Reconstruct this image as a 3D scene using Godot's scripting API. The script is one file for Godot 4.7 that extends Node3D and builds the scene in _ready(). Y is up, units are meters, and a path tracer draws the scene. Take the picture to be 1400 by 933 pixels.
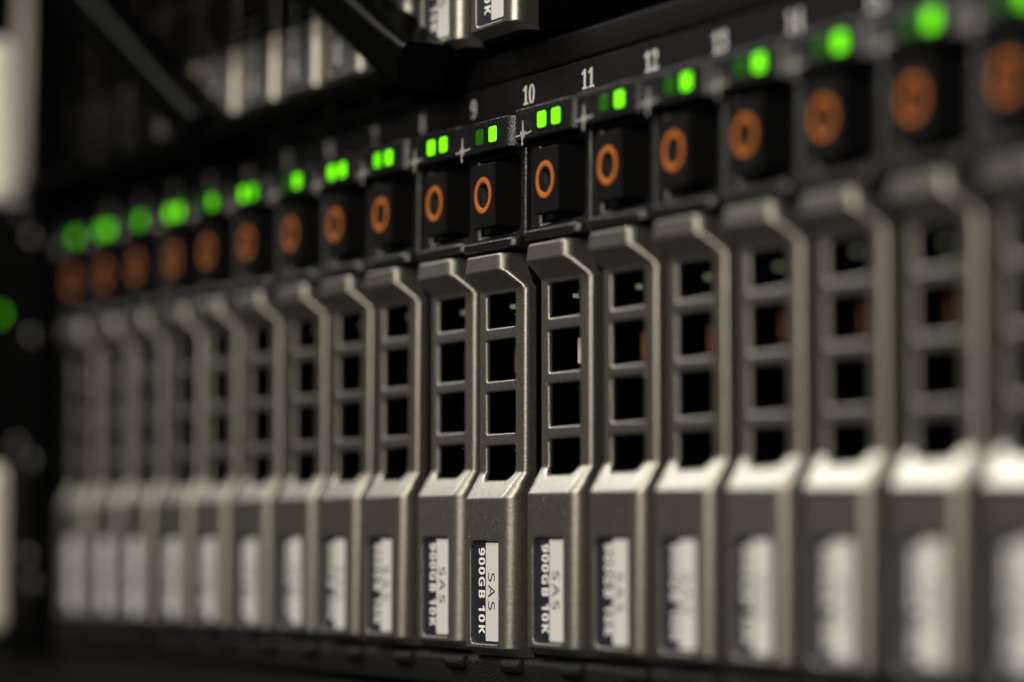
extends Node3D
# Close-up of a bank of hot-swap drive carriers in a rack. Shapes are written in millimetres and committed in metres.
# Axes: x along the front panel (to the right), y up, z out of the panel towards the aisle.

const MM := 0.001
const PITCH := 17.605
const UNIT := 88.9
var M := {}
var cache := {}
var rng := RandomNumberGenerator.new()

# ---------------------------------------------------------------- shape collector
class Shape:
	var t := PackedVector3Array()          # triangles, counter-clockwise seen from outside, mm
	func tri(a: Vector3, b: Vector3, c: Vector3) -> void:
		t.append(a); t.append(b); t.append(c)
	func quad(a: Vector3, b: Vector3, c: Vector3, d: Vector3) -> void:
		tri(a, b, c); tri(a, c, d)
	func loft(rows: Array) -> void:         # rows of equal length, each left to right, stacked upwards
		for i in rows.size() - 1:
			var p: PackedVector3Array = rows[i]
			var q: PackedVector3Array = rows[i + 1]
			for j in p.size() - 1:
				quad(p[j], p[j + 1], q[j + 1], q[j])
	func band(outer: PackedVector3Array, inner: PackedVector3Array) -> void:   # closed loops, counter-clockwise from the front
		var n := outer.size()
		for i in n:
			var k := (i + 1) % n
			quad(outer[i], outer[k], inner[k], inner[i])
	func cap(loop: PackedVector3Array) -> void:
		var c := Vector3.ZERO
		for p in loop: c += p
		c /= loop.size()
		for i in loop.size():
			tri(c, loop[i], loop[(i + 1) % loop.size()])
	func mesh(crease := 32.0) -> ArrayMesh:
		var nf := t.size() / 3
		var fn := PackedVector3Array(); fn.resize(nf)
		var at := {}
		for f in nf:
			fn[f] = (t[3 * f + 1] - t[3 * f]).cross(t[3 * f + 2] - t[3 * f])
			for k in 3:
				var key := Vector3i((t[3 * f + k] * 1000.0).round())
				if not at.has(key): at[key] = []
				at[key].append(f)
		var lim := cos(deg_to_rad(crease))
		var vs := PackedVector3Array(); var ns := PackedVector3Array()
		for f in nf:
			if fn[f].length() < 1e-9: continue
			var me := fn[f].normalized()
			for k in [0, 2, 1]:             # Godot's front faces run clockwise
				var p := t[3 * f + k]
				var s := Vector3.ZERO
				for g in at[Vector3i((p * 1000.0).round())]:
					if fn[g].length() > 1e-9 and fn[g].normalized().dot(me) > lim: s += fn[g]
				vs.append(p * 0.001); ns.append(s.normalized() if s.length() > 1e-12 else me)
		var a := []; a.resize(Mesh.ARRAY_MAX)
		a[Mesh.ARRAY_VERTEX] = vs; a[Mesh.ARRAY_NORMAL] = ns
		var m := ArrayMesh.new(); m.add_surface_from_arrays(Mesh.PRIMITIVE_TRIANGLES, a)
		return m

# rounded rectangle, counter-clockwise from the front; radii: bottom-left, bottom-right, top-right, top-left
func rrect(x0: float, y0: float, x1: float, y1: float, r: Array, z: float, n := 4) -> PackedVector3Array:
	var o := PackedVector3Array()
	var cs := [Vector2(x0 + r[0], y0 + r[0]), Vector2(x1 - r[1], y0 + r[1]), Vector2(x1 - r[2], y1 - r[2]), Vector2(x0 + r[3], y1 - r[3])]
	for c in 4:
		for i in n + 1:
			var a := PI + c * PI / 2 + i * PI / 2 / n
			o.append(Vector3(cs[c].x + r[c] * cos(a), cs[c].y + r[c] * sin(a), z))
	return o

# points on the rectangle that face each point of such a loop
func facing(loop: PackedVector3Array, x0: float, y0: float, x1: float, y1: float, n := 4) -> PackedVector3Array:
	var o := PackedVector3Array()
	for c in 4:
		for i in n + 1:
			var p := loop[c * (n + 1) + i]
			var h := signi(2 * i - n)          # first half of the arc faces one side, second half the next, the middle the corner
			match c:
				0: o.append(Vector3(x0, p.y if h < 0 else y0, p.z) if h <= 0 else Vector3(p.x, y0, p.z))
				1: o.append(Vector3(p.x if h < 0 else x1, y0, p.z) if h <= 0 else Vector3(x1, p.y, p.z))
				2: o.append(Vector3(x1, p.y if h < 0 else y1, p.z) if h <= 0 else Vector3(p.x, y1, p.z))
				3: o.append(Vector3(p.x if h < 0 else x0, y1, p.z) if h <= 0 else Vector3(x0, p.y, p.z))
	return o

func lifted(loop: PackedVector3Array, dz: float, prof: Callable) -> PackedVector3Array:
	var o := PackedVector3Array()
	for p in loop: o.append(Vector3(p.x, p.y, prof.call(p.y) + dz))
	return o

func grown(loop: PackedVector3Array, d: float) -> PackedVector3Array:       # shift a loop outwards by d in its own plane
	var o := PackedVector3Array(); var n := loop.size()
	for i in n:
		var a := loop[(i + n - 1) % n]; var b := loop[(i + 1) % n]
		var e := (b - a).normalized()
		o.append(loop[i] + Vector3(e.y, -e.x, 0) * d)
	return o

# a block with a rounded-rectangle face and bevelled front edge
func slab(s: Shape, loop: PackedVector3Array, zb: float, zf: float, bev: float) -> void:
	var back := PackedVector3Array(); var side := PackedVector3Array(); var mid := PackedVector3Array(); var front := PackedVector3Array()
	var inn := grown(loop, -bev); var inh := grown(loop, -bev * 0.3)
	for i in loop.size():
		back.append(Vector3(loop[i].x, loop[i].y, zb)); side.append(Vector3(loop[i].x, loop[i].y, zf - bev))
		mid.append(Vector3(inh[i].x, inh[i].y, zf - bev * 0.3)); front.append(Vector3(inn[i].x, inn[i].y, zf))
	s.band(back, side); s.band(side, mid); s.band(mid, front); s.cap(front)

func box_loop(x0: float, y0: float, x1: float, y1: float) -> PackedVector3Array:
	return PackedVector3Array([Vector3(x0, y0, 0), Vector3(x1, y0, 0), Vector3(x1, y1, 0), Vector3(x0, y1, 0)])

func box(s: Shape, x0: float, y0: float, z0: float, x1: float, y1: float, z1: float, bev := 0.3) -> void:
	slab(s, box_loop(x0, y0, x1, y1), z0, z1, bev)
	s.quad(Vector3(x0, y0, z0), Vector3(x0, y1, z0), Vector3(x1, y1, z0), Vector3(x1, y0, z0))

# one row across a carrier: left wall, small bevel, flat front, big rounding on the right, right wall
func section(y: float, zf: float, xl: float, xr: float, r: float, zb: float, mids: Array, from := 0, bl := 0.25) -> PackedVector3Array:
	var o := PackedVector3Array([Vector3(xl, y, zb), Vector3(xl, y, zf - bl), Vector3(xl + bl * 0.3, y, zf - bl * 0.3), Vector3(xl + bl, y, zf)])
	for m in mids: o.append(Vector3(m, y, zf))
	for i in 7:
		var a := i * PI / 12
		o.append(Vector3(xr - r + r * sin(a), y, zf - r + r * cos(a)))
	o.append(Vector3(xr, y, zb))
	return o

func flat_row(row: PackedVector3Array, y: float, z: float) -> PackedVector3Array:
	var o := PackedVector3Array()
	for p in row: o.append(Vector3(p.x, y, z))
	return o

# ---------------------------------------------------------------- scene helpers
func numbered(called: String, parent: Node) -> String:
	if not parent.has_node(called): return called
	var i := 1
	while parent.has_node("%s_%03d" % [called, i]): i += 1
	return "%s_%03d" % [called, i]

func thing(called: String, label: String, category: String, at: Vector3, group := "") -> Node3D:
	var o := Node3D.new(); o.name = numbered(called, self); add_child(o, true)
	o.position = at * MM
	o.set_meta("label", label); o.set_meta("category", category)
	if group: o.set_meta("group", group)
	return o

func part(called: String, m: Mesh, mat: Material, parent: Node, at := Vector3.ZERO) -> MeshInstance3D:
	var o := MeshInstance3D.new(); o.name = numbered(called, parent)
	o.mesh = m; o.material_override = mat; o.position = at * MM
	parent.add_child(o, true)
	return o

func grain(seed_: int, freq: float, size := 256, octaves := 3) -> NoiseTexture2D:
	var n := FastNoiseLite.new(); n.seed = seed_; n.noise_type = FastNoiseLite.TYPE_SIMPLEX_SMOOTH
	n.frequency = freq; n.fractal_octaves = octaves
	var t := NoiseTexture2D.new(); t.width = size; t.height = size; t.seamless = true; t.noise = n
	return t

func relief(seed_: int, freq: float, strength: float) -> NoiseTexture2D:
	var t := grain(seed_, freq, 256, 3)
	t.as_normal_map = true; t.bump_strength = strength
	return t

func ramp_tex(seed_: int, freq: float, a: Color, b: Color, size := 256) -> NoiseTexture2D:
	var t := grain(seed_, freq, size, 4)
	var g := Gradient.new(); g.set_color(0, a); g.set_color(1, b); t.color_ramp = g
	return t

func mat(lin: Color, rough: float, metal := 0.0, bump: Texture2D = null, depth := 0.0, tile := 50.0) -> StandardMaterial3D:
	var m := StandardMaterial3D.new()
	m.albedo_color = lin.linear_to_srgb(); m.roughness = rough; m.metallic = metal
	m.uv1_triplanar = true; m.uv1_scale = Vector3.ONE * tile
	if bump:
		m.normal_enabled = true; m.normal_texture = bump; m.normal_scale = depth
	return m

func glow(lin: Color, energy: float) -> StandardMaterial3D:
	var m := StandardMaterial3D.new()
	m.albedo_color = Color(0.05, 0.15, 0.02); m.roughness = 0.3
	m.emission_enabled = true; m.emission = lin.linear_to_srgb(); m.emission_energy_multiplier = energy
	return m

func letters(text: String, font: String, bold: bool, spacing := 0) -> TextMesh:
	var f := SystemFont.new(); f.font_names = PackedStringArray([font]); f.font_weight = 700 if bold else 400
	var use: Font = f
	if spacing:
		var v := FontVariation.new(); v.base_font = f; v.spacing_glyph = spacing; use = v
	var t := TextMesh.new(); t.text = text; t.font = use; t.font_size = 40; t.pixel_size = 0.1 * MM
	t.depth = 0.02 * MM; t.curve_step = 1.5
	return t

func fit(o: MeshInstance3D, length: float, height: float) -> void:      # scale lettering to its printed size in mm
	var b: AABB = o.mesh.get_aabb()
	o.scale = Vector3(length * MM / b.size.x, height * MM / b.size.y, 1)

# ---------------------------------------------------------------- the drive carrier
func carrier_profile(y: float) -> float:      # depth of the front skin at height y
	var k := [[-1.35, -1.7], [-0.35, -0.2], [-0.12, 0.0], [20.85, 0.0], [21.25, -0.13], [24.7, -2.37], [25.15, -2.5], [51.0, -2.5], [51.35, -2.36], [53.5, -0.17], [53.85, 0.0], [55.85, -0.26], [56.15, -0.55]]
	for i in k.size() - 1:
		if y <= k[i + 1][0]:
			return lerpf(k[i][1], k[i + 1][1], clampf((y - k[i][0]) / (k[i + 1][0] - k[i][0]), 0, 1))
	return -0.55

func side_of(y: float) -> Array:              # left edge, right edge, rounding at height y
	if y < 20.9: return [0.2, 13.35, 2.4]
	if y < 25.2:
		var u := clampf((y - 20.85) / 4.3, 0, 1)
		return [0.2 - 0.5 * u, lerpf(13.35, 13.8, u), lerpf(2.4, 0.85, u)]
	if y <= 51.0: return [-0.3, 13.8, 0.85]
	if y < 53.85:
		var v := (y - 51.0) / 2.85
		return [lerpf(-0.3, -0.1, v), lerpf(13.8, 11.5, v), lerpf(0.85, 1.5, v)]
	return [-0.1, lerpf(11.5, 10.8, (y - 53.85) / 2.3), 1.5]

const ZB := -4.4
const CELL_L := 1.25
const CELL_R := 11.3

func full_row(y: float) -> PackedVector3Array:
	var s := side_of(y)
	return section(y, carrier_profile(y), s[0], s[1], s[2], ZB, [CELL_L, minf(CELL_R, s[1] - s[2] - 0.05)])

func strips(s: Shape, ys: Array) -> void:     # the skin left and right of a column of openings
	var left := []; var right := []
	for y in ys:
		var r := full_row(y)
		left.append(r.slice(0, 5)); right.append(r.slice(5))
	s.loft(left); s.loft(right)

func opening(s: Shape, y0: float, y1: float, x0: float, o0: float, x1: float, o1: float, r: Array, depth: float, bev: float, n := 4, cell_r := CELL_R) -> void:
	var prof: Callable = carrier_profile
	var rim := rrect(x0 - bev, o0 - bev, x1 + bev, o1 + bev, [r[0] + bev, r[1] + bev, r[2] + bev, r[3] + bev], 0.0, n)
	var outer := facing(rim, CELL_L, y0, cell_r, y1, n)
	var hole := rrect(x0, o0, x1, o1, r, 0.0, n)
	var one := grown(hole, bev * 0.5); var two := grown(hole, bev * 0.14)
	s.band(lifted(outer, 0, prof), lifted(rim, 0, prof))
	s.band(lifted(rim, 0, prof), lifted(one, -bev * 0.14, prof))
	s.band(lifted(one, -bev * 0.14, prof), lifted(two, -bev * 0.5, prof))
	s.band(lifted(two, -bev * 0.5, prof), lifted(hole, -bev, prof))
	s.band(lifted(hole, -bev, prof), lifted(hole, -depth, prof))

func build_carrier_meshes() -> void:
	# label block: chamfered foot, pocket for the label, slope up to the grille
	var s := Shape.new()
	var foot := full_row(-1.35)
	s.loft([flat_row(foot, -1.35, ZB), foot, full_row(-0.35), full_row(-0.12), full_row(0.02)])
	strips(s, [0.02, 16.2])
	opening(s, 0.02, 16.2, 1.75, 0.4, 10.4, 15.05, [0.8, 0.6, 0.25, 1.4], 0.62, 0.22, 4, 10.9)
	var rows := []
	for y in [16.2, 20.85, 21.05, 21.25, 22.9]: rows.append(full_row(y))
	s.loft(rows)
	cache.label_block = s.mesh()
	# vent grille: two rails and the rungs between four openings
	s = Shape.new()
	var cuts := [22.9, 29.45, 37.2, 44.85, 51.0]
	strips(s, [22.9, 24.7, 24.95, 25.15, 29.45, 37.2, 44.85, 51.0])
	var holes := [[23.85, 28.6], [30.6, 36.35], [38.2, 43.85], [45.85, 51.0 - 0.45]]
	for i in 4:
		opening(s, cuts[i], cuts[i + 1], 1.9, holes[i][0] - 0.1, 10.9, holes[i][1] + (0.1 if i < 3 else 0.0), [1.35 if i == 0 else 0.35, 1.9 if i == 0 else 0.35, 0.35, 0.35], 0.6, 0.34, 10 if i == 0 else 4)
	cache.vent_grille = s.mesh()
	# handle bar on top
	s = Shape.new()
	rows = []
	for y in [51.0, 51.15, 51.35, 53.5, 53.68, 53.85, 55.85, 56.0, 56.15]: rows.append(full_row(y))
	rows.append(flat_row(full_row(56.15), 56.2, ZB))
	s.loft(rows)
	cache.handle_bar = s.mesh()
	# dark body behind the shell
	s = Shape.new()
	box(s, 0.4, -1.0, -120, 13.3, 56.2, -10.5, 0.3)
	box(s, 0.0, -1.0, -60, 0.9, 56.2, -4.2, 0.2)
	box(s, 12.6, -1.0, -60, 13.5, 56.2, -4.2, 0.2)
	cache.drive_body = s.mesh()
	# indicator housing above the button
	s = Shape.new()
	var r0 := section(71.0, -0.35, -3.3, 14.1, 2.6, -9, [])
	s.loft([flat_row(r0, 70.95, -9), r0, section(71.12, -0.1, -3.3, 14.1, 2.6, -9, []), section(71.3, 0, -3.3, 14.1, 2.6, -9, []), section(75.25, 0, -3.3, 14.1, 2.6, -9, []), section(75.5, -0.1, -3.3, 14.1, 2.6, -9, []), section(75.62, -0.4, -3.3, 14.1, 2.6, -9, []), flat_row(r0, 75.65, -9)])
	cache.indicator_housing = s.mesh()
	# frame with the pocket that holds the release button, and the sill below it
	s = Shape.new()
	var rim := rrect(-0.75, 58.9, 12.75, 70.7, [0.6, 1.9, 1.9, 0.6], -2.5)
	var outer := facing(rim, -3.25, 58.3, 13.2, 71.0)
	s.band(outer, rim)
	var hole := rrect(-0.45, 59.2, 12.45, 70.4, [0.3, 1.6, 1.6, 0.3], -2.8)
	s.band(rim, hole)
	var deep := PackedVector3Array()
	for p in hole: deep.append(Vector3(p.x, p.y, -8))
	s.band(hole, deep); s.cap(deep)
	var fl := [[13.2, -2.5], [13.55, -2.58], [13.8, -2.8], [13.9, -3.1], [13.9, -9.0]]
	for i in fl.size() - 1:
		s.quad(Vector3(fl[i][0], 58.3, fl[i][1]), Vector3(fl[i + 1][0], 58.3, fl[i + 1][1]), Vector3(fl[i + 1][0], 71.0, fl[i + 1][1]), Vector3(fl[i][0], 71.0, fl[i][1]))
	s.quad(Vector3(-3.25, 58.3, -9), Vector3(-3.25, 58.3, -2.5), Vector3(-3.25, 71.0, -2.5), Vector3(-3.25, 71.0, -9))
	cache.button_frame = s.mesh()
	s = Shape.new()
	r0 = section(56.75, -0.8, -1.6, 13.6, 1.7, -9, [])
	s.loft([flat_row(r0, 56.7, -9), r0, section(57.0, -0.5, -1.6, 13.6, 1.7, -9, []), section(57.9, -0.5, -1.6, 13.6, 1.7, -9, []), section(58.2, -0.75, -1.6, 13.6, 1.7, -9, []), section(58.35, -1.2, -1.6, 13.6, 1.7, -9, []), flat_row(r0, 58.4, -9)])
	cache.sill = s.mesh()
	# release button, its dished face and ring
	s = Shape.new()
	var face := rrect(0.25, 60.3, 7.5, 69.6, [0.35, 0.35, 0.35, 0.35], 0.0, 6)
	var bev := grown(face, -0.22); var mid := grown(face, -0.07)
	var la := PackedVector3Array(); var lb := PackedVector3Array(); var lc := PackedVector3Array(); var ld := PackedVector3Array(); var cir := PackedVector3Array()
	for i in face.size():
		la.append(Vector3(face[i].x, face[i].y, -8)); lb.append(Vector3(face[i].x, face[i].y, -1.22)); lc.append(Vector3(mid[i].x, mid[i].y, -1.07)); ld.append(Vector3(bev[i].x, bev[i].y, -1.0))
		var d := Vector2(face[i].x - 3.75, (face[i].y - 65.0)).normalized()
		var a := atan2(d.y, d.x)
		cir.append(Vector3(3.75 + 1.85 * cos(a), 65.0 + 1.85 * sin(a), -1.0))
	s.band(la, lb); s.band(lb, lc); s.band(lc, ld); s.band(ld, cir)
	var prev := cir
	for st in [[1.6, -1.25], [1.2, -1.6], [0.7, -1.82], [0.25, -1.9]]:
		var lp := PackedVector3Array()
		for p in cir:
			var dd := Vector2(p.x - 3.75, p.y - 65.0).normalized() * float(st[0])
			lp.append(Vector3(3.75 + dd.x, 65.0 + dd.y, st[1]))
		s.band(prev, lp); prev = lp
	s.cap(prev)
	box(s, 2.9, 59.45, -5, 4.6, 60.35, -1.6, 0.2)
	cache.release_button = s.mesh()
	s = Shape.new()
	var prof := [[1.84, -1.03], [1.9, -0.92], [2.05, -0.86], [2.5, -0.86], [2.63, -0.9], [2.68, -1.02]]
	for i in prof.size() - 1:
		var a := PackedVector3Array(); var b := PackedVector3Array()
		for k in 40:
			var u := k * TAU / 40
			a.append(Vector3(3.75 + prof[i + 1][0] * cos(u), 65.0 + prof[i + 1][0] * sin(u), prof[i + 1][1]))
			b.append(Vector3(3.75 + prof[i][0] * cos(u), 65.0 + prof[i][0] * sin(u), prof[i][1]))
		s.band(a, b)
	cache.ring = s.mesh(40)
	# indicator lenses, pulse symbol, label pieces, contacts
	s = Shape.new(); slab(s, rrect(0, 0, 2.45, 2.25, [0.4, 0.4, 0.4, 0.4], 0.0, 3), -0.6, 0.12, 0.15); cache.lens = s.mesh()
	s = Shape.new()
	for i in 1:
		var o := rrect(-0.42, -0.42, 2.87, 2.67, [0.6, 0.6, 0.6, 0.6], 0.06, 3)
		var q := rrect(-0.08, -0.08, 2.53, 2.33, [0.45, 0.45, 0.45, 0.45], 0.06, 3)
		var o2 := grown(o, 0.06); var q2 := q.duplicate()
		for j in o2.size(): o2[j].z = -0.05; q2[j].z = -0.3
		s.band(o2, o); s.band(o, q); s.band(q, q2)
	cache.bezel_ring = s.mesh()
	s = Shape.new()
	var pulse := [Vector2(-3.0, 71.75), Vector2(-1.75, 71.75), Vector2(-1.45, 72.25), Vector2(-1.15, 70.75), Vector2(-0.95, 73.75), Vector2(-0.7, 71.35), Vector2(-0.3, 72.15), Vector2(0.0, 71.8), Vector2(1.5, 72.0)]
	for i in pulse.size() - 1:
		var e: Vector2 = (pulse[i + 1] - pulse[i]).normalized()
		var w: Vector2 = Vector2(-e.y, e.x) * 0.11
		var a0: Vector2 = pulse[i] - e * 0.06; var b0: Vector2 = pulse[i + 1] + e * 0.06
		slab(s, PackedVector3Array([Vector3(a0.x - w.x, a0.y - w.y, 0), Vector3(b0.x - w.x, b0.y - w.y, 0), Vector3(b0.x + w.x, b0.y + w.y, 0), Vector3(a0.x + w.x, a0.y + w.y, 0)]), -0.05, 0.02 + 0.002 * (i % 3), 0.01)
	slab(s, rrect(-1.35, 70.25, -0.9, 70.7, [0.2, 0.2, 0.2, 0.2], 0, 3), -0.05, 0.02, 0.01)
	cache.pulse = s.mesh()
	s = Shape.new(); slab(s, PackedVector3Array([Vector3(1.55, 0.2, 0), Vector3(10.5, 0.2, 0), Vector3(10.5, 15.15, 0), Vector3(2.5, 15.15, 0), Vector3(1.55, 14.1, 0)]), -0.75, -0.42, 0.02); cache.label_base = s.mesh()
	s = Shape.new(); slab(s, rrect(5.95, 0.75, 10.05, 14.75, [0.15, 0.55, 0.15, 0.1], 0, 4), -0.43, -0.385, 0.015); cache.label_panel = s.mesh()
	cache.capacity_text = letters("900GB 10K", "Droid Sans", true, 2)
	cache.interface_text = letters("SAS", "Droid Sans", false, 5)
	s = Shape.new(); box(s, 0, 0, -0.3, 0.7, 3.6, 0, 0.1); cache.contact = s.mesh()
	s = Shape.new(); slab(s, rrect(0, 0, 0.3, 0.6, [0.1, 0.1, 0.1, 0.1], 0, 3), -0.8, 0, 0.05); cache.pipe = s.mesh()

func make_carrier() -> Node3D:
	var t := Node3D.new()
	part("label_block", cache.label_block, M.paint, t)
	part("vent_grille", cache.vent_grille, M.paint, t)
	part("handle_bar", cache.handle_bar, M.paint, t)
	part("drive_body", cache.drive_body, M.void_, t)
	part("indicator_housing", cache.indicator_housing, M.plastic, t)
	part("button_frame", cache.button_frame, M.plastic, t)
	part("sill", cache.sill, M.plastic, t)
	var b := part("release_button", cache.release_button, M.button, t)
	part("orange_ring", cache.ring, M.orange, b)
	part("pulse_symbol", cache.pulse, M.symbol, t)
	for x in [3.45, 7.55]:
		var w := part("indicator_light", cache.lens, M.led_off, t, Vector3(x, 72.2, 0))
		part("light_surround", cache.bezel_ring, M.black, w)
	var l := part("label", cache.label_base, M.label_dark, t)
	part("white_panel", cache.label_panel, M.label_white, l)
	var c := part("capacity_text", cache.capacity_text, M.text_white, l, Vector3(4.7, 7.95, -0.40))
	c.rotation = Vector3(0, 0, -PI / 2); fit(c, 12.3, 1.95)
	var i := part("interface_text", cache.interface_text, M.text_dark, l, Vector3(7.75, 7.9, -0.365))
	i.rotation = Vector3(0, 0, -PI / 2); fit(i, 5.3, 2.0)
	return t

# ---------------------------------------------------------------- bent bar with a rounded section
func bar(s: Shape, path: Array, w: float, d: float, z: float) -> void:      # path in the panel's plane, w wide, d deep, front at z
	var rows := []
	for i in path.size():
		var a: Vector2 = path[maxi(i - 1, 0)]; var b: Vector2 = path[mini(i + 1, path.size() - 1)]
		var e := (b - a).normalized(); var n := Vector2(-e.y, e.x)
		var p: Vector2 = path[i]
		var r := PackedVector3Array()
		for k in [[-0.5, -d], [-0.5, -1.6], [-0.47, -0.9], [-0.4, -0.35], [-0.28, 0.0], [0.28, 0.0], [0.4, -0.35], [0.47, -0.9], [0.5, -1.6], [0.5, -d]]:
			var q: Vector2 = p + n * w * float(k[0])
			r.append(Vector3(q.x, q.y, z + float(k[1])))
		rows.append(r)
	for i in rows.size() - 1:
		var p: PackedVector3Array = rows[i]; var q: PackedVector3Array = rows[i + 1]
		for j in p.size() - 1: s.quad(p[j], q[j], q[j + 1], p[j + 1])
	var a0: PackedVector3Array = rows[0]; var a1: PackedVector3Array = rows[-1]
	s.cap(a0); a1.reverse(); s.cap(a1)

func _ready() -> void:
	rng.seed = 7
	# camera
	var cam := Camera3D.new(); cam.name = "camera"
	cam.position = Vector3(564.85, 15.12, 197.0) * MM
	cam.rotation = Vector3(0.0651, 1.0877, 0.0019)
	var att := CameraAttributesPhysical.new()
	att.frustum_focal_length = 105.58; att.frustum_focus_distance = 0.4285; att.frustum_near = 0.02; att.frustum_far = 60.0
	att.exposure_aperture = 7.0
	cam.attributes = att; cam.fov = 12.97; cam.near = 0.02; cam.far = 60.0
	add_child(cam)
	# surroundings and exposure
	var env := WorldEnvironment.new(); env.name = "environment"
	var e := Environment.new()
	e.background_mode = Environment.BG_COLOR
	e.background_color = Color(0.003, 0.0028, 0.0025).linear_to_srgb()
	e.tonemap_mode = Environment.TONE_MAPPER_LINEAR; e.tonemap_exposure = 0.95
	e.sdfgi_enabled = true; e.ssao_enabled = true; e.ssil_enabled = true
	env.environment = e; add_child(env)
	# lamps: the ceiling tube over the aisle, and the light that comes back from across the aisle
	var tube := AreaLight3D.new(); tube.name = "ceiling_tube_light"
	tube.area_size = Vector2(1.3, 0.4); tube.light_color = Color(1.0, 0.985, 0.95); tube.light_energy = 3.3; tube.shadow_enabled = true
	tube.position = Vector3(-0.95, 1.1, 0.6); tube.rotation = Vector3(-PI / 2 + 0.45, 0, 0)
	add_child(tube)
	var aisle := AreaLight3D.new(); aisle.name = "aisle_light"
	aisle.area_size = Vector2(0.34, 0.34); aisle.light_color = Color(1.0, 0.96, 0.895); aisle.light_energy = 0.40; aisle.shadow_enabled = true
	aisle.position = Vector3(0.50, 0.24, 0.52); aisle.rotation = Vector3(-0.35, 0.55, 0)
	add_child(aisle)
	var lamp := AreaLight3D.new(); lamp.name = "ceiling_lamp_light"
	lamp.area_size = Vector2(0.12, 0.12); lamp.light_color = Color(1.0, 0.96, 0.88); lamp.light_energy = 0.5; lamp.shadow_enabled = true
	lamp.position = Vector3(0.12, 0.95, 1.15); lamp.rotation = Vector3(-0.7, 0, 0)
	add_child(lamp)
	make_materials()
	build_carrier_meshes()
	build_enclosures()
	build_carriers()
	build_bezel()

func make_materials() -> void:
	var fine := relief(3, 0.09, 3.0); var rough := relief(5, 0.22, 5.0)
	M.paint = mat(Color(0.255, 0.244, 0.218), 0.37, 0.80, fine, 0.11, 90)
	M.paint.albedo_texture = ramp_tex(11, 0.02, Color(0.84, 0.84, 0.83), Color(1, 1, 1), 512)
	M.paint.roughness_texture = ramp_tex(23, 0.03, Color(0.78, 0.78, 0.78), Color(1, 1, 1), 512)
	M.paints = []
	for i in 5:
		var v: StandardMaterial3D = M.paint.duplicate()
		v.uv1_offset = Vector3(0.37, 0.61, 0.23) * (i + 1); v.roughness = [0.37, 0.40, 0.35, 0.42, 0.38][i]
		M.paints.append(v)
	M.plastic = mat(Color(0.008, 0.008, 0.0085), 0.28, 0.0, rough, 0.28, 60); M.plastic.metallic_specular = 0.45
	M.strip = mat(Color(0.009, 0.009, 0.0095), 0.6, 0.0, rough, 0.35, 60); M.strip.metallic_specular = 0.1
	M.button = mat(Color(0.007, 0.007, 0.0075), 0.42, 0.0, fine, 0.25, 80); M.button.metallic_specular = 0.16
	M.black = mat(Color(0.004, 0.004, 0.004), 0.7); M.black.metallic_specular = 0.15
	M.void_ = mat(Color(0.0015, 0.0015, 0.0015), 0.9); M.void_.metallic_specular = 0.0
	M.metal_dark = mat(Color(0.008, 0.008, 0.0085), 0.55, 0.0, rough, 0.4, 40); M.metal_dark.metallic_specular = 0.15
	M.bezel = mat(Color(0.002, 0.002, 0.002), 0.25, 0.0, fine, 0.08, 60); M.bezel.metallic_specular = 0.05
	M.symbol = mat(Color(0.33, 0.32, 0.29), 0.6)
	M.label_shaded = mat(Color(0.05, 0.06, 0.064), 0.5)  # white panel darkened: shade on the upper row put into its colour
	M.dust = mat(Color(0.5, 0.48, 0.42), 0.8)
	M.screw = mat(Color(0.1, 0.1, 0.105), 0.35, 0.9)
	M.orange = mat(Color(0.35, 0.10, 0.0145), 0.55); M.orange.metallic_specular = 0.25
	M.print_ = mat(Color(0.5, 0.5, 0.49), 0.6)
	M.label_dark = mat(Color(0.014, 0.016, 0.026), 0.35)
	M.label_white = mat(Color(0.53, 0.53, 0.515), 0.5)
	M.text_white = mat(Color(0.72, 0.72, 0.7), 0.5)
	M.text_dark = mat(Color(0.025, 0.025, 0.04), 0.5)
	M.copper = mat(Color(0.18, 0.08, 0.04), 0.4, 0.3)
	M.tin = mat(Color(0.8, 0.77, 0.68), 0.4, 0.2)
	M.cream = mat(Color(0.80, 0.78, 0.68), 0.4)
	M.grey_trim = mat(Color(0.36, 0.33, 0.31), 0.45, 0.3, fine, 0.3, 60)
	M.led_lit = glow(Color(0.185, 1.0, 0.004), 1.8)
	M.led_mid = glow(Color(0.13, 0.85, 0.003), 1.4)
	M.led_dim = glow(Color(0.06, 0.6, 0.002), 0.17)
	M.led_off = glow(Color(0.03, 0.3, 0.002), 0.03)
	M.pipe = glow(Color(0.8, 0.85, 0.5), 0.22)

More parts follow.
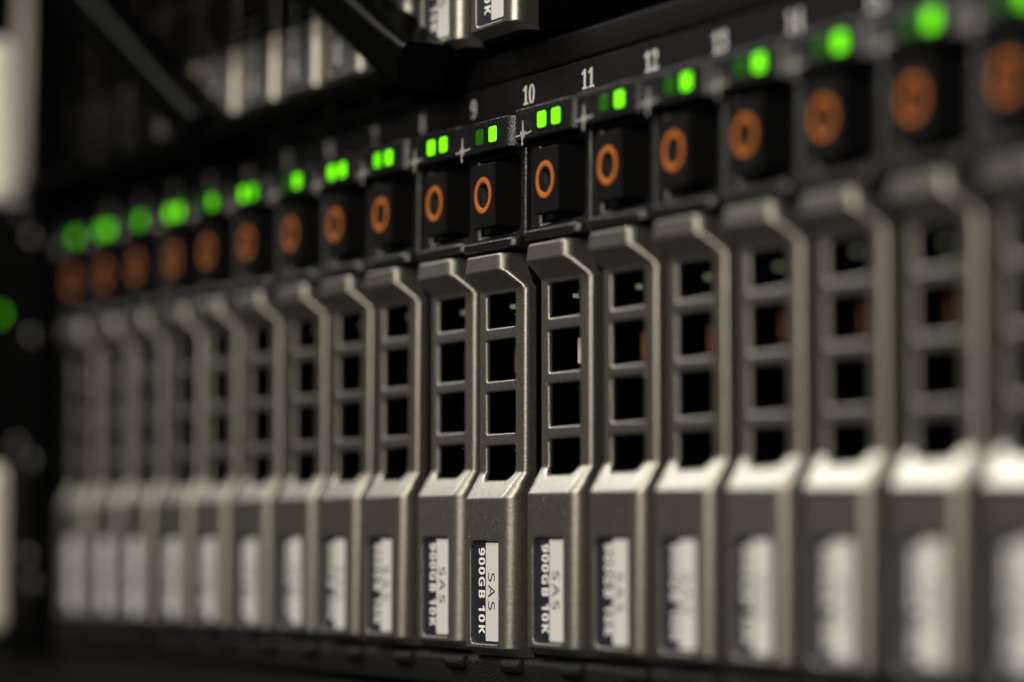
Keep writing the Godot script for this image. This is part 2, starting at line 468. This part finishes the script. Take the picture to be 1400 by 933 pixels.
func build_enclosures() -> void:
	# the storage enclosure that holds the row of carriers: everything that is fixed to its chassis
	for up in 2:
		var t := thing("drive_enclosure", ["black rack enclosure with numbered strip holding the sharp row of drive carriers", "dark upper rack enclosure above the numbered strip, mostly hidden behind the black bezel"][up], "server enclosure", Vector3(0, UNIT * up, 0))
		var s := Shape.new()
		var x0 := -8.0; var x1 := 24 * PITCH + 4.0
		# floor tray with a rolled front lip
		var prof := [[-1.9, -120.0], [-1.9, -3.0], [-2.0, -1.6], [-2.4, -0.8], [-3.0, -0.5], [-6.1, -0.5], [-6.6, -0.8], [-6.8, -1.4], [-6.8, -120.0]]
		var back := 5.6 * up
		for q in prof: q[1] -= back
		for i in prof.size() - 1:
			s.quad(Vector3(x0, prof[i + 1][0], prof[i + 1][1]), Vector3(x1, prof[i + 1][0], prof[i + 1][1]), Vector3(x1, prof[i][0], prof[i][1]), Vector3(x0, prof[i][0], prof[i][1]))
		part("floor_tray", s.mesh(50), [M.metal_dark, M.black][up], t)
		s = Shape.new(); box(s, x0, -1.9, -130, x1, 82.0, -121, 0.3); part("backplane", s.mesh(), M.black, t)
		s = Shape.new(); box(s, x0 - 1.2, -6.8, -130, x0, 82.0, -2.0, 0.4); part("side_wall", s.mesh(), M.metal_dark, t)
		s = Shape.new(); box(s, x1, -6.8, -130, x1 + 1.2, 82.0, -2.0, 0.4); part("side_wall", s.mesh(), M.metal_dark, t)
		s = Shape.new(); box(s, x0, 75.9, -120, x1, 82.05, -6.0, 0.35)
		var strip := part("number_strip", s.mesh(), M.strip, t)
		if up == 0:
			for k in 24:
				if k > 19: break
				fit(part("number", letters(str(k), "Droid Serif", true), M.print_, strip, Vector3(k * PITCH + 6.95, 79.17, -5.99)), 1.75 if k < 10 else 3.6, 2.8)
		# guide bumps along the lip, one under each carrier
		s = Shape.new()
		slab(s, rrect(0, 0, 6.4, 2.2, [1.0, 1.0, 1.0, 1.0], 0, 5), -3.0, 0.0, 0.9)
		var bump := s.mesh(60)
		for k in (20 if up == 0 else 0):
			part("guide_bump", bump, M.metal_dark, t, Vector3(k * PITCH + 9.6, -4.3, 0.35 - back))
	# left-hand ears
	for up in 2:
		var t := thing("rack_ear", ["black rack ear with green light and screws left of the sharp row of carriers", "black rack ear at the far upper left beside the upper enclosure"][up], "rack ear", Vector3(0, UNIT * up, 0))
		var s := Shape.new(); slab(s, rrect(-46, -6.5, -9.4, 81.5, [2, 1, 1, 2], 0, 4), -2.0, 2.0, 0.8); part("ear_plate", s.mesh(), M.bezel, t)
		s = Shape.new(); slab(s, rrect(-43, -4.6, -32.0, 29.5, [2, 3, 4, 2], 0, 5), 2.0, 5.0, 1.2); part("latch", s.mesh(45), M.cream, t)
		var screw := Shape.new()
		var prev := PackedVector3Array()
		for st in [[1.7, 0.0], [1.7, 0.5], [1.4, 0.9], [0.9, 1.1], [0.5, 1.1], [0.45, 0.6]]:
			var lp := PackedVector3Array()
			for k in 20: lp.append(Vector3(st[0] * cos(k * TAU / 20), st[0] * sin(k * TAU / 20), st[1]))
			if prev.size(): screw.band(prev, lp)
			prev = lp
		screw.cap(prev)
		var sm := screw.mesh(40)
		for p in [[-15.6, 74.6], [-23.5, 80.5], [-14.9, 54.6], [-13.9, 29.5], [-23.3, 33.0], [-15.5, 10.4], [-12.5, 5.0]]:
			part("screw", sm, M.screw, t, Vector3(p[0], p[1], 2.0))
		if up == 0:
			s = Shape.new(); slab(s, rrect(-37.2, 59.8, -34.8, 62.2, [1.2, 1.2, 1.2, 1.2], 0, 4), 1.8, 2.4, 0.3); part("indicator_light", s.mesh(), M.led_mid, t)
	# the unit below, of which only the dark front edge shows
	var u := thing("blanking_panel", "plain black rack panel along the bottom edge below the drive carriers", "rack panel", Vector3.ZERO)
	var s := Shape.new(); slab(s, rrect(-46, -51, 24 * PITCH + 30, -7.6, [1, 1, 1, 1], 0, 4), -3.0, -1.2, 0.8); part("panel_face", s.mesh(), M.metal_dark, u)
	s = Shape.new(); box(s, -8, -50, -130, 24 * PITCH + 5, -8.2, -3.0, 0.3); part("panel_box", s.mesh(), M.black, u)
	# rack posts
	for i in 2:
		var x: float = [-60.0, 24 * PITCH + 8.0][i]
		var r := thing("rack_post", ["black vertical rack post at the far left edge behind the rack ears", "black vertical rack post past the right end of the row"][i], "rack post", Vector3.ZERO)
		s = Shape.new(); box(s, x, -52, -40, x + 50, 260, -2.4 if i == 0 else -8.0, 0.5); part("post", s.mesh(), M.black, r)

func vary(t: Node3D, k: int) -> void:          # no two carriers are seated, painted or labelled quite alike
	t.rotation_degrees = Vector3(rng.randf_range(-0.35, 0.35), rng.randf_range(-0.3, 0.3), rng.randf_range(-0.12, 0.12))
	for n in ["label_block", "vent_grille", "handle_bar"]:
		t.get_node(n).material_override = M.paints[(k * 3 + 1) % 5]
	var l: Node3D = t.get_node("label")
	for n in ["white_panel", "capacity_text", "interface_text"]:
		l.get_node(n).position += Vector3(rng.randf_range(-0.06, 0.06), rng.randf_range(-0.12, 0.12), 0) * MM

func build_carriers() -> void:
	var out := [1.3, 0.9, 1.7, 1.1, 1.1, 0.7, 0.25, 0.5, 0.72, -0.12, 0.68, -0.1, -0.18, 0.0, 0.05, 0.2, 0.15, 0.25, 0.1, 0.0]
	var lights := ["dm", "ml", "dm", "ll", "dm", "lm", "dl", "ll", "ml", "ll", "dl", "ll", "dl", "dl", "dl", "dl", "dl", "dl", "dl", "dl"]
	var where := [
		"blurred drive carrier at the far left end of the lower row, beside the rack ear",
		"blurred drive carrier second from the left end of the lower row",
		"blurred drive carrier third from the left end of the lower row, its right light dim",
		"blurred drive carrier fourth from the left end, two green lights merged in one blob",
		"blurred drive carrier fifth from the left end, a single dull green light",
		"blurred drive carrier sixth from the left end of the lower row, both lights glowing",
		"drive carrier seventh from the left end of the lower row, only its right light lit",
		"soft drive carrier eighth from the left end of the lower row, both lights lit",
		"drive carrier two places left of the sharpest one, both green lights lit",
		"drive carrier left of the sharpest one, both square green lights lit",
		"sharpest drive carrier, pulled slightly out and sagging, its left light dark",
		"sharp drive carrier with both square lights lit, below and right of the printed 10",
		"drive carrier with one lit and one dark light below the printed 11",
		"drive carrier with slightly blurred ring and label just below and right of the printed 12",
		"drive carrier with blurred label and round green spot below the printed 13",
		"blurred drive carrier with a big orange ring, third from the right edge",
		"blurred drive carrier with bright round green spot, second from the right edge",
		"very blurred drive carrier at the right edge of the photo",
		"drive carrier just past the right edge of the photo, first one out of frame",
		"drive carrier past the right edge of the photo, second one out of frame"]
	var proto := make_carrier()
	for k in 20:
		var t: Node3D = proto.duplicate()
		t.name = numbered("drive_carrier", self); add_child(t, true)
		var dy := -0.55 if k == 10 else rng.randf_range(-0.07, 0.07)
		t.position = Vector3(k * PITCH, dy, out[k]) * MM
		vary(t, k)
		t.set_meta("label", where[k]); t.set_meta("category", "drive carrier"); t.set_meta("group", "drive carriers in the lower row")
		var names := ["indicator_light", "indicator_light_001"]
		for i in 2:
			var c: String = lights[k][i]
			t.get_node(names[i]).material_override = {"l": M.led_lit, "m": M.led_mid, "d": M.led_dim, "n": M.led_off}[c]
		part("spring_contact", cache.contact, M.copper if k % 3 != 2 or k > 13 else M.tin, t, Vector3(3.75 + rng.randf_range(-0.15, 0.25), 39.3 + rng.randf_range(-0.4, 0.4), -6.1))
		if k >= 7 and k <= 14:
			var s := Shape.new()
			for i in 46:
				var y := rng.randf_range(1.0, 55.5)
				var x := rng.randf_range(0.7, 1.3) if i % 3 == 0 else rng.randf_range(10.6, 11.0) if i % 3 == 1 else rng.randf_range(1.0, 10.0)
				if i % 3 == 2: y = rng.randf_range(15.6, 22.5)
				var d := rng.randf_range(0.03, 0.085) * (1.6 if i % 11 == 0 else 1.0); var e := d * rng.randf_range(0.7, 2.2)
				var z := carrier_profile(y) + 0.012
				s.cap(PackedVector3Array([Vector3(x - d, y, z), Vector3(x, y - e, z), Vector3(x + d * 0.8, y - e * 0.2, z + 0.02), Vector3(x + d * 0.3, y + e, z)]))
			part("dust", s.mesh(), M.dust, t).set_meta("kind", "stuff")
		part("light_pipe", cache.pipe, M.pipe, t, Vector3(2.2 + rng.randf_range(-0.5, 0.4), 48.9 + rng.randf_range(-0.3, 0.3), -6.4))
	var above := [
		"dim carrier of the upper enclosure nearest the left end, behind the bezel",
		"dim carrier of the upper enclosure second from the left end, behind the bezel",
		"dim carrier of the upper enclosure third from the left end, behind the bezel",
		"upper enclosure carrier with the leftmost bright vertical edge under the bezel strut",
		"upper enclosure carrier with the second bright vertical edge from the left",
		"upper enclosure carrier with the third bright vertical edge from the left",
		"upper enclosure carrier with the fourth bright edge, just left of the curved bezel strut",
		"upper enclosure carrier mostly hidden behind the curved bezel strut",
		"upper enclosure carrier just right of the curved bezel strut, blurred label in view",
		"upper enclosure carrier with its label foot at the top centre of the photo",
		"rightmost upper enclosure carrier in view, only its foot and label corner showing"]
	for k in 11:
		var t: Node3D = proto.duplicate()
		t.name = numbered("drive_carrier", self); add_child(t, true)
		t.position = Vector3(k * PITCH, UNIT + rng.randf_range(-0.05, 0.05), rng.randf_range(-0.1, 0.3)) * MM
		vary(t, k + 2)
		if k < 9: t.get_node("label/white_panel").material_override = M.label_shaded  # upper labels get the panel colour with shade in it
		t.set_meta("label", above[k]); t.set_meta("category", "drive carrier"); t.set_meta("group", "drive carriers in the upper row")
	proto.free()

func build_bezel() -> void:
	var t := thing("bezel", "black lattice bezel with curved struts in front of the upper drive carriers", "bezel", Vector3.ZERO)
	var s := Shape.new()
	bar(s, [Vector2(-14, 84.3), Vector2(60, 84.3), Vector2(150, 84.3), Vector2(160, 84.3), Vector2(164, 84.0), Vector2(166, 83.4)], 3.4, 6.5, 6.0)
	part("bottom_rail", s.mesh(50), M.bezel, t)
	s = Shape.new(); bar(s, [Vector2(-20, 166), Vector2(181, 166)], 7, 8, 8.0); part("top_rail", s.mesh(50), M.bezel, t)
	s = Shape.new(); bar(s, [Vector2(-16.5, 166), Vector2(-17.0, 135), Vector2(-20.5, 110), Vector2(-25.0, 83.5)], 7, 6.0, 4.2); part("end_cap", s.mesh(50), M.grey_trim, t)
	for k in 2:
		s = Shape.new()
		var b := Vector2([172.0, 88.5][k], 84.3)
		var pts := [b + Vector2(-5, 0.4), b + Vector2(-7, 1.2), b + Vector2(-9, 2.2), b + Vector2(-14, 4.6), b + Vector2(-22, 8.9), b + Vector2(-45, 21.4), b + Vector2([-148.0, -92.0][k], [77.0, 47.0][k])]
		bar(s, pts, 7.5, 8.0, 7.3 + 0.2 * k)
		part("strut", s.mesh(50), M.bezel, t)
	# fine black screen added to shade the upper carriers, wires too small to resolve
	s = Shape.new()
	for i in 92:
		var x := -14.0 + i * 1.9
		s.quad(Vector3(x, 98, 4.0), Vector3(x + 0.62, 98, 4.0), Vector3(x + 0.62, 163, 4.0), Vector3(x, 163, 4.0))
		s.quad(Vector3(x + 0.62, 98, 3.6), Vector3(x, 98, 3.6), Vector3(x, 163, 3.6), Vector3(x + 0.62, 163, 3.6))
		s.quad(Vector3(x + 0.62, 98, 4.0), Vector3(x + 0.62, 98, 3.6), Vector3(x + 0.62, 163, 3.6), Vector3(x + 0.62, 163, 4.0))
	for i in 34:
		var y := 98.0 + i * 1.9
		s.quad(Vector3(-14, y, 3.5), Vector3(161, y, 3.5), Vector3(161, y + 0.62, 3.5), Vector3(-14, y + 0.62, 3.5))
		s.quad(Vector3(161, y, 3.2), Vector3(-14, y, 3.2), Vector3(-14, y + 0.62, 3.2), Vector3(161, y + 0.62, 3.2))
	for i in 5:  # the added screen reaches lower here, to darken the left end
		var y := 88.2 + i * 1.9
		s.quad(Vector3(-14, y, 3.5), Vector3(57, y, 3.5), Vector3(57, y + 0.75, 3.5), Vector3(-14, y + 0.75, 3.5))
		s.quad(Vector3(57, y, 3.2), Vector3(-14, y, 3.2), Vector3(-14, y + 0.75, 3.2), Vector3(57, y + 0.75, 3.2))
	for i in 38:
		var x := -14.0 + i * 1.9
		s.quad(Vector3(x, 87, 4.0), Vector3(x + 0.7, 87, 4.0), Vector3(x + 0.7, 98, 4.0), Vector3(x, 98, 4.0))
		s.quad(Vector3(x + 0.7, 87, 3.6), Vector3(x, 87, 3.6), Vector3(x, 98, 3.6), Vector3(x + 0.7, 98, 3.6))
	part("added_shade_screen", s.mesh(), M.void_, t).set_meta("kind", "stuff")
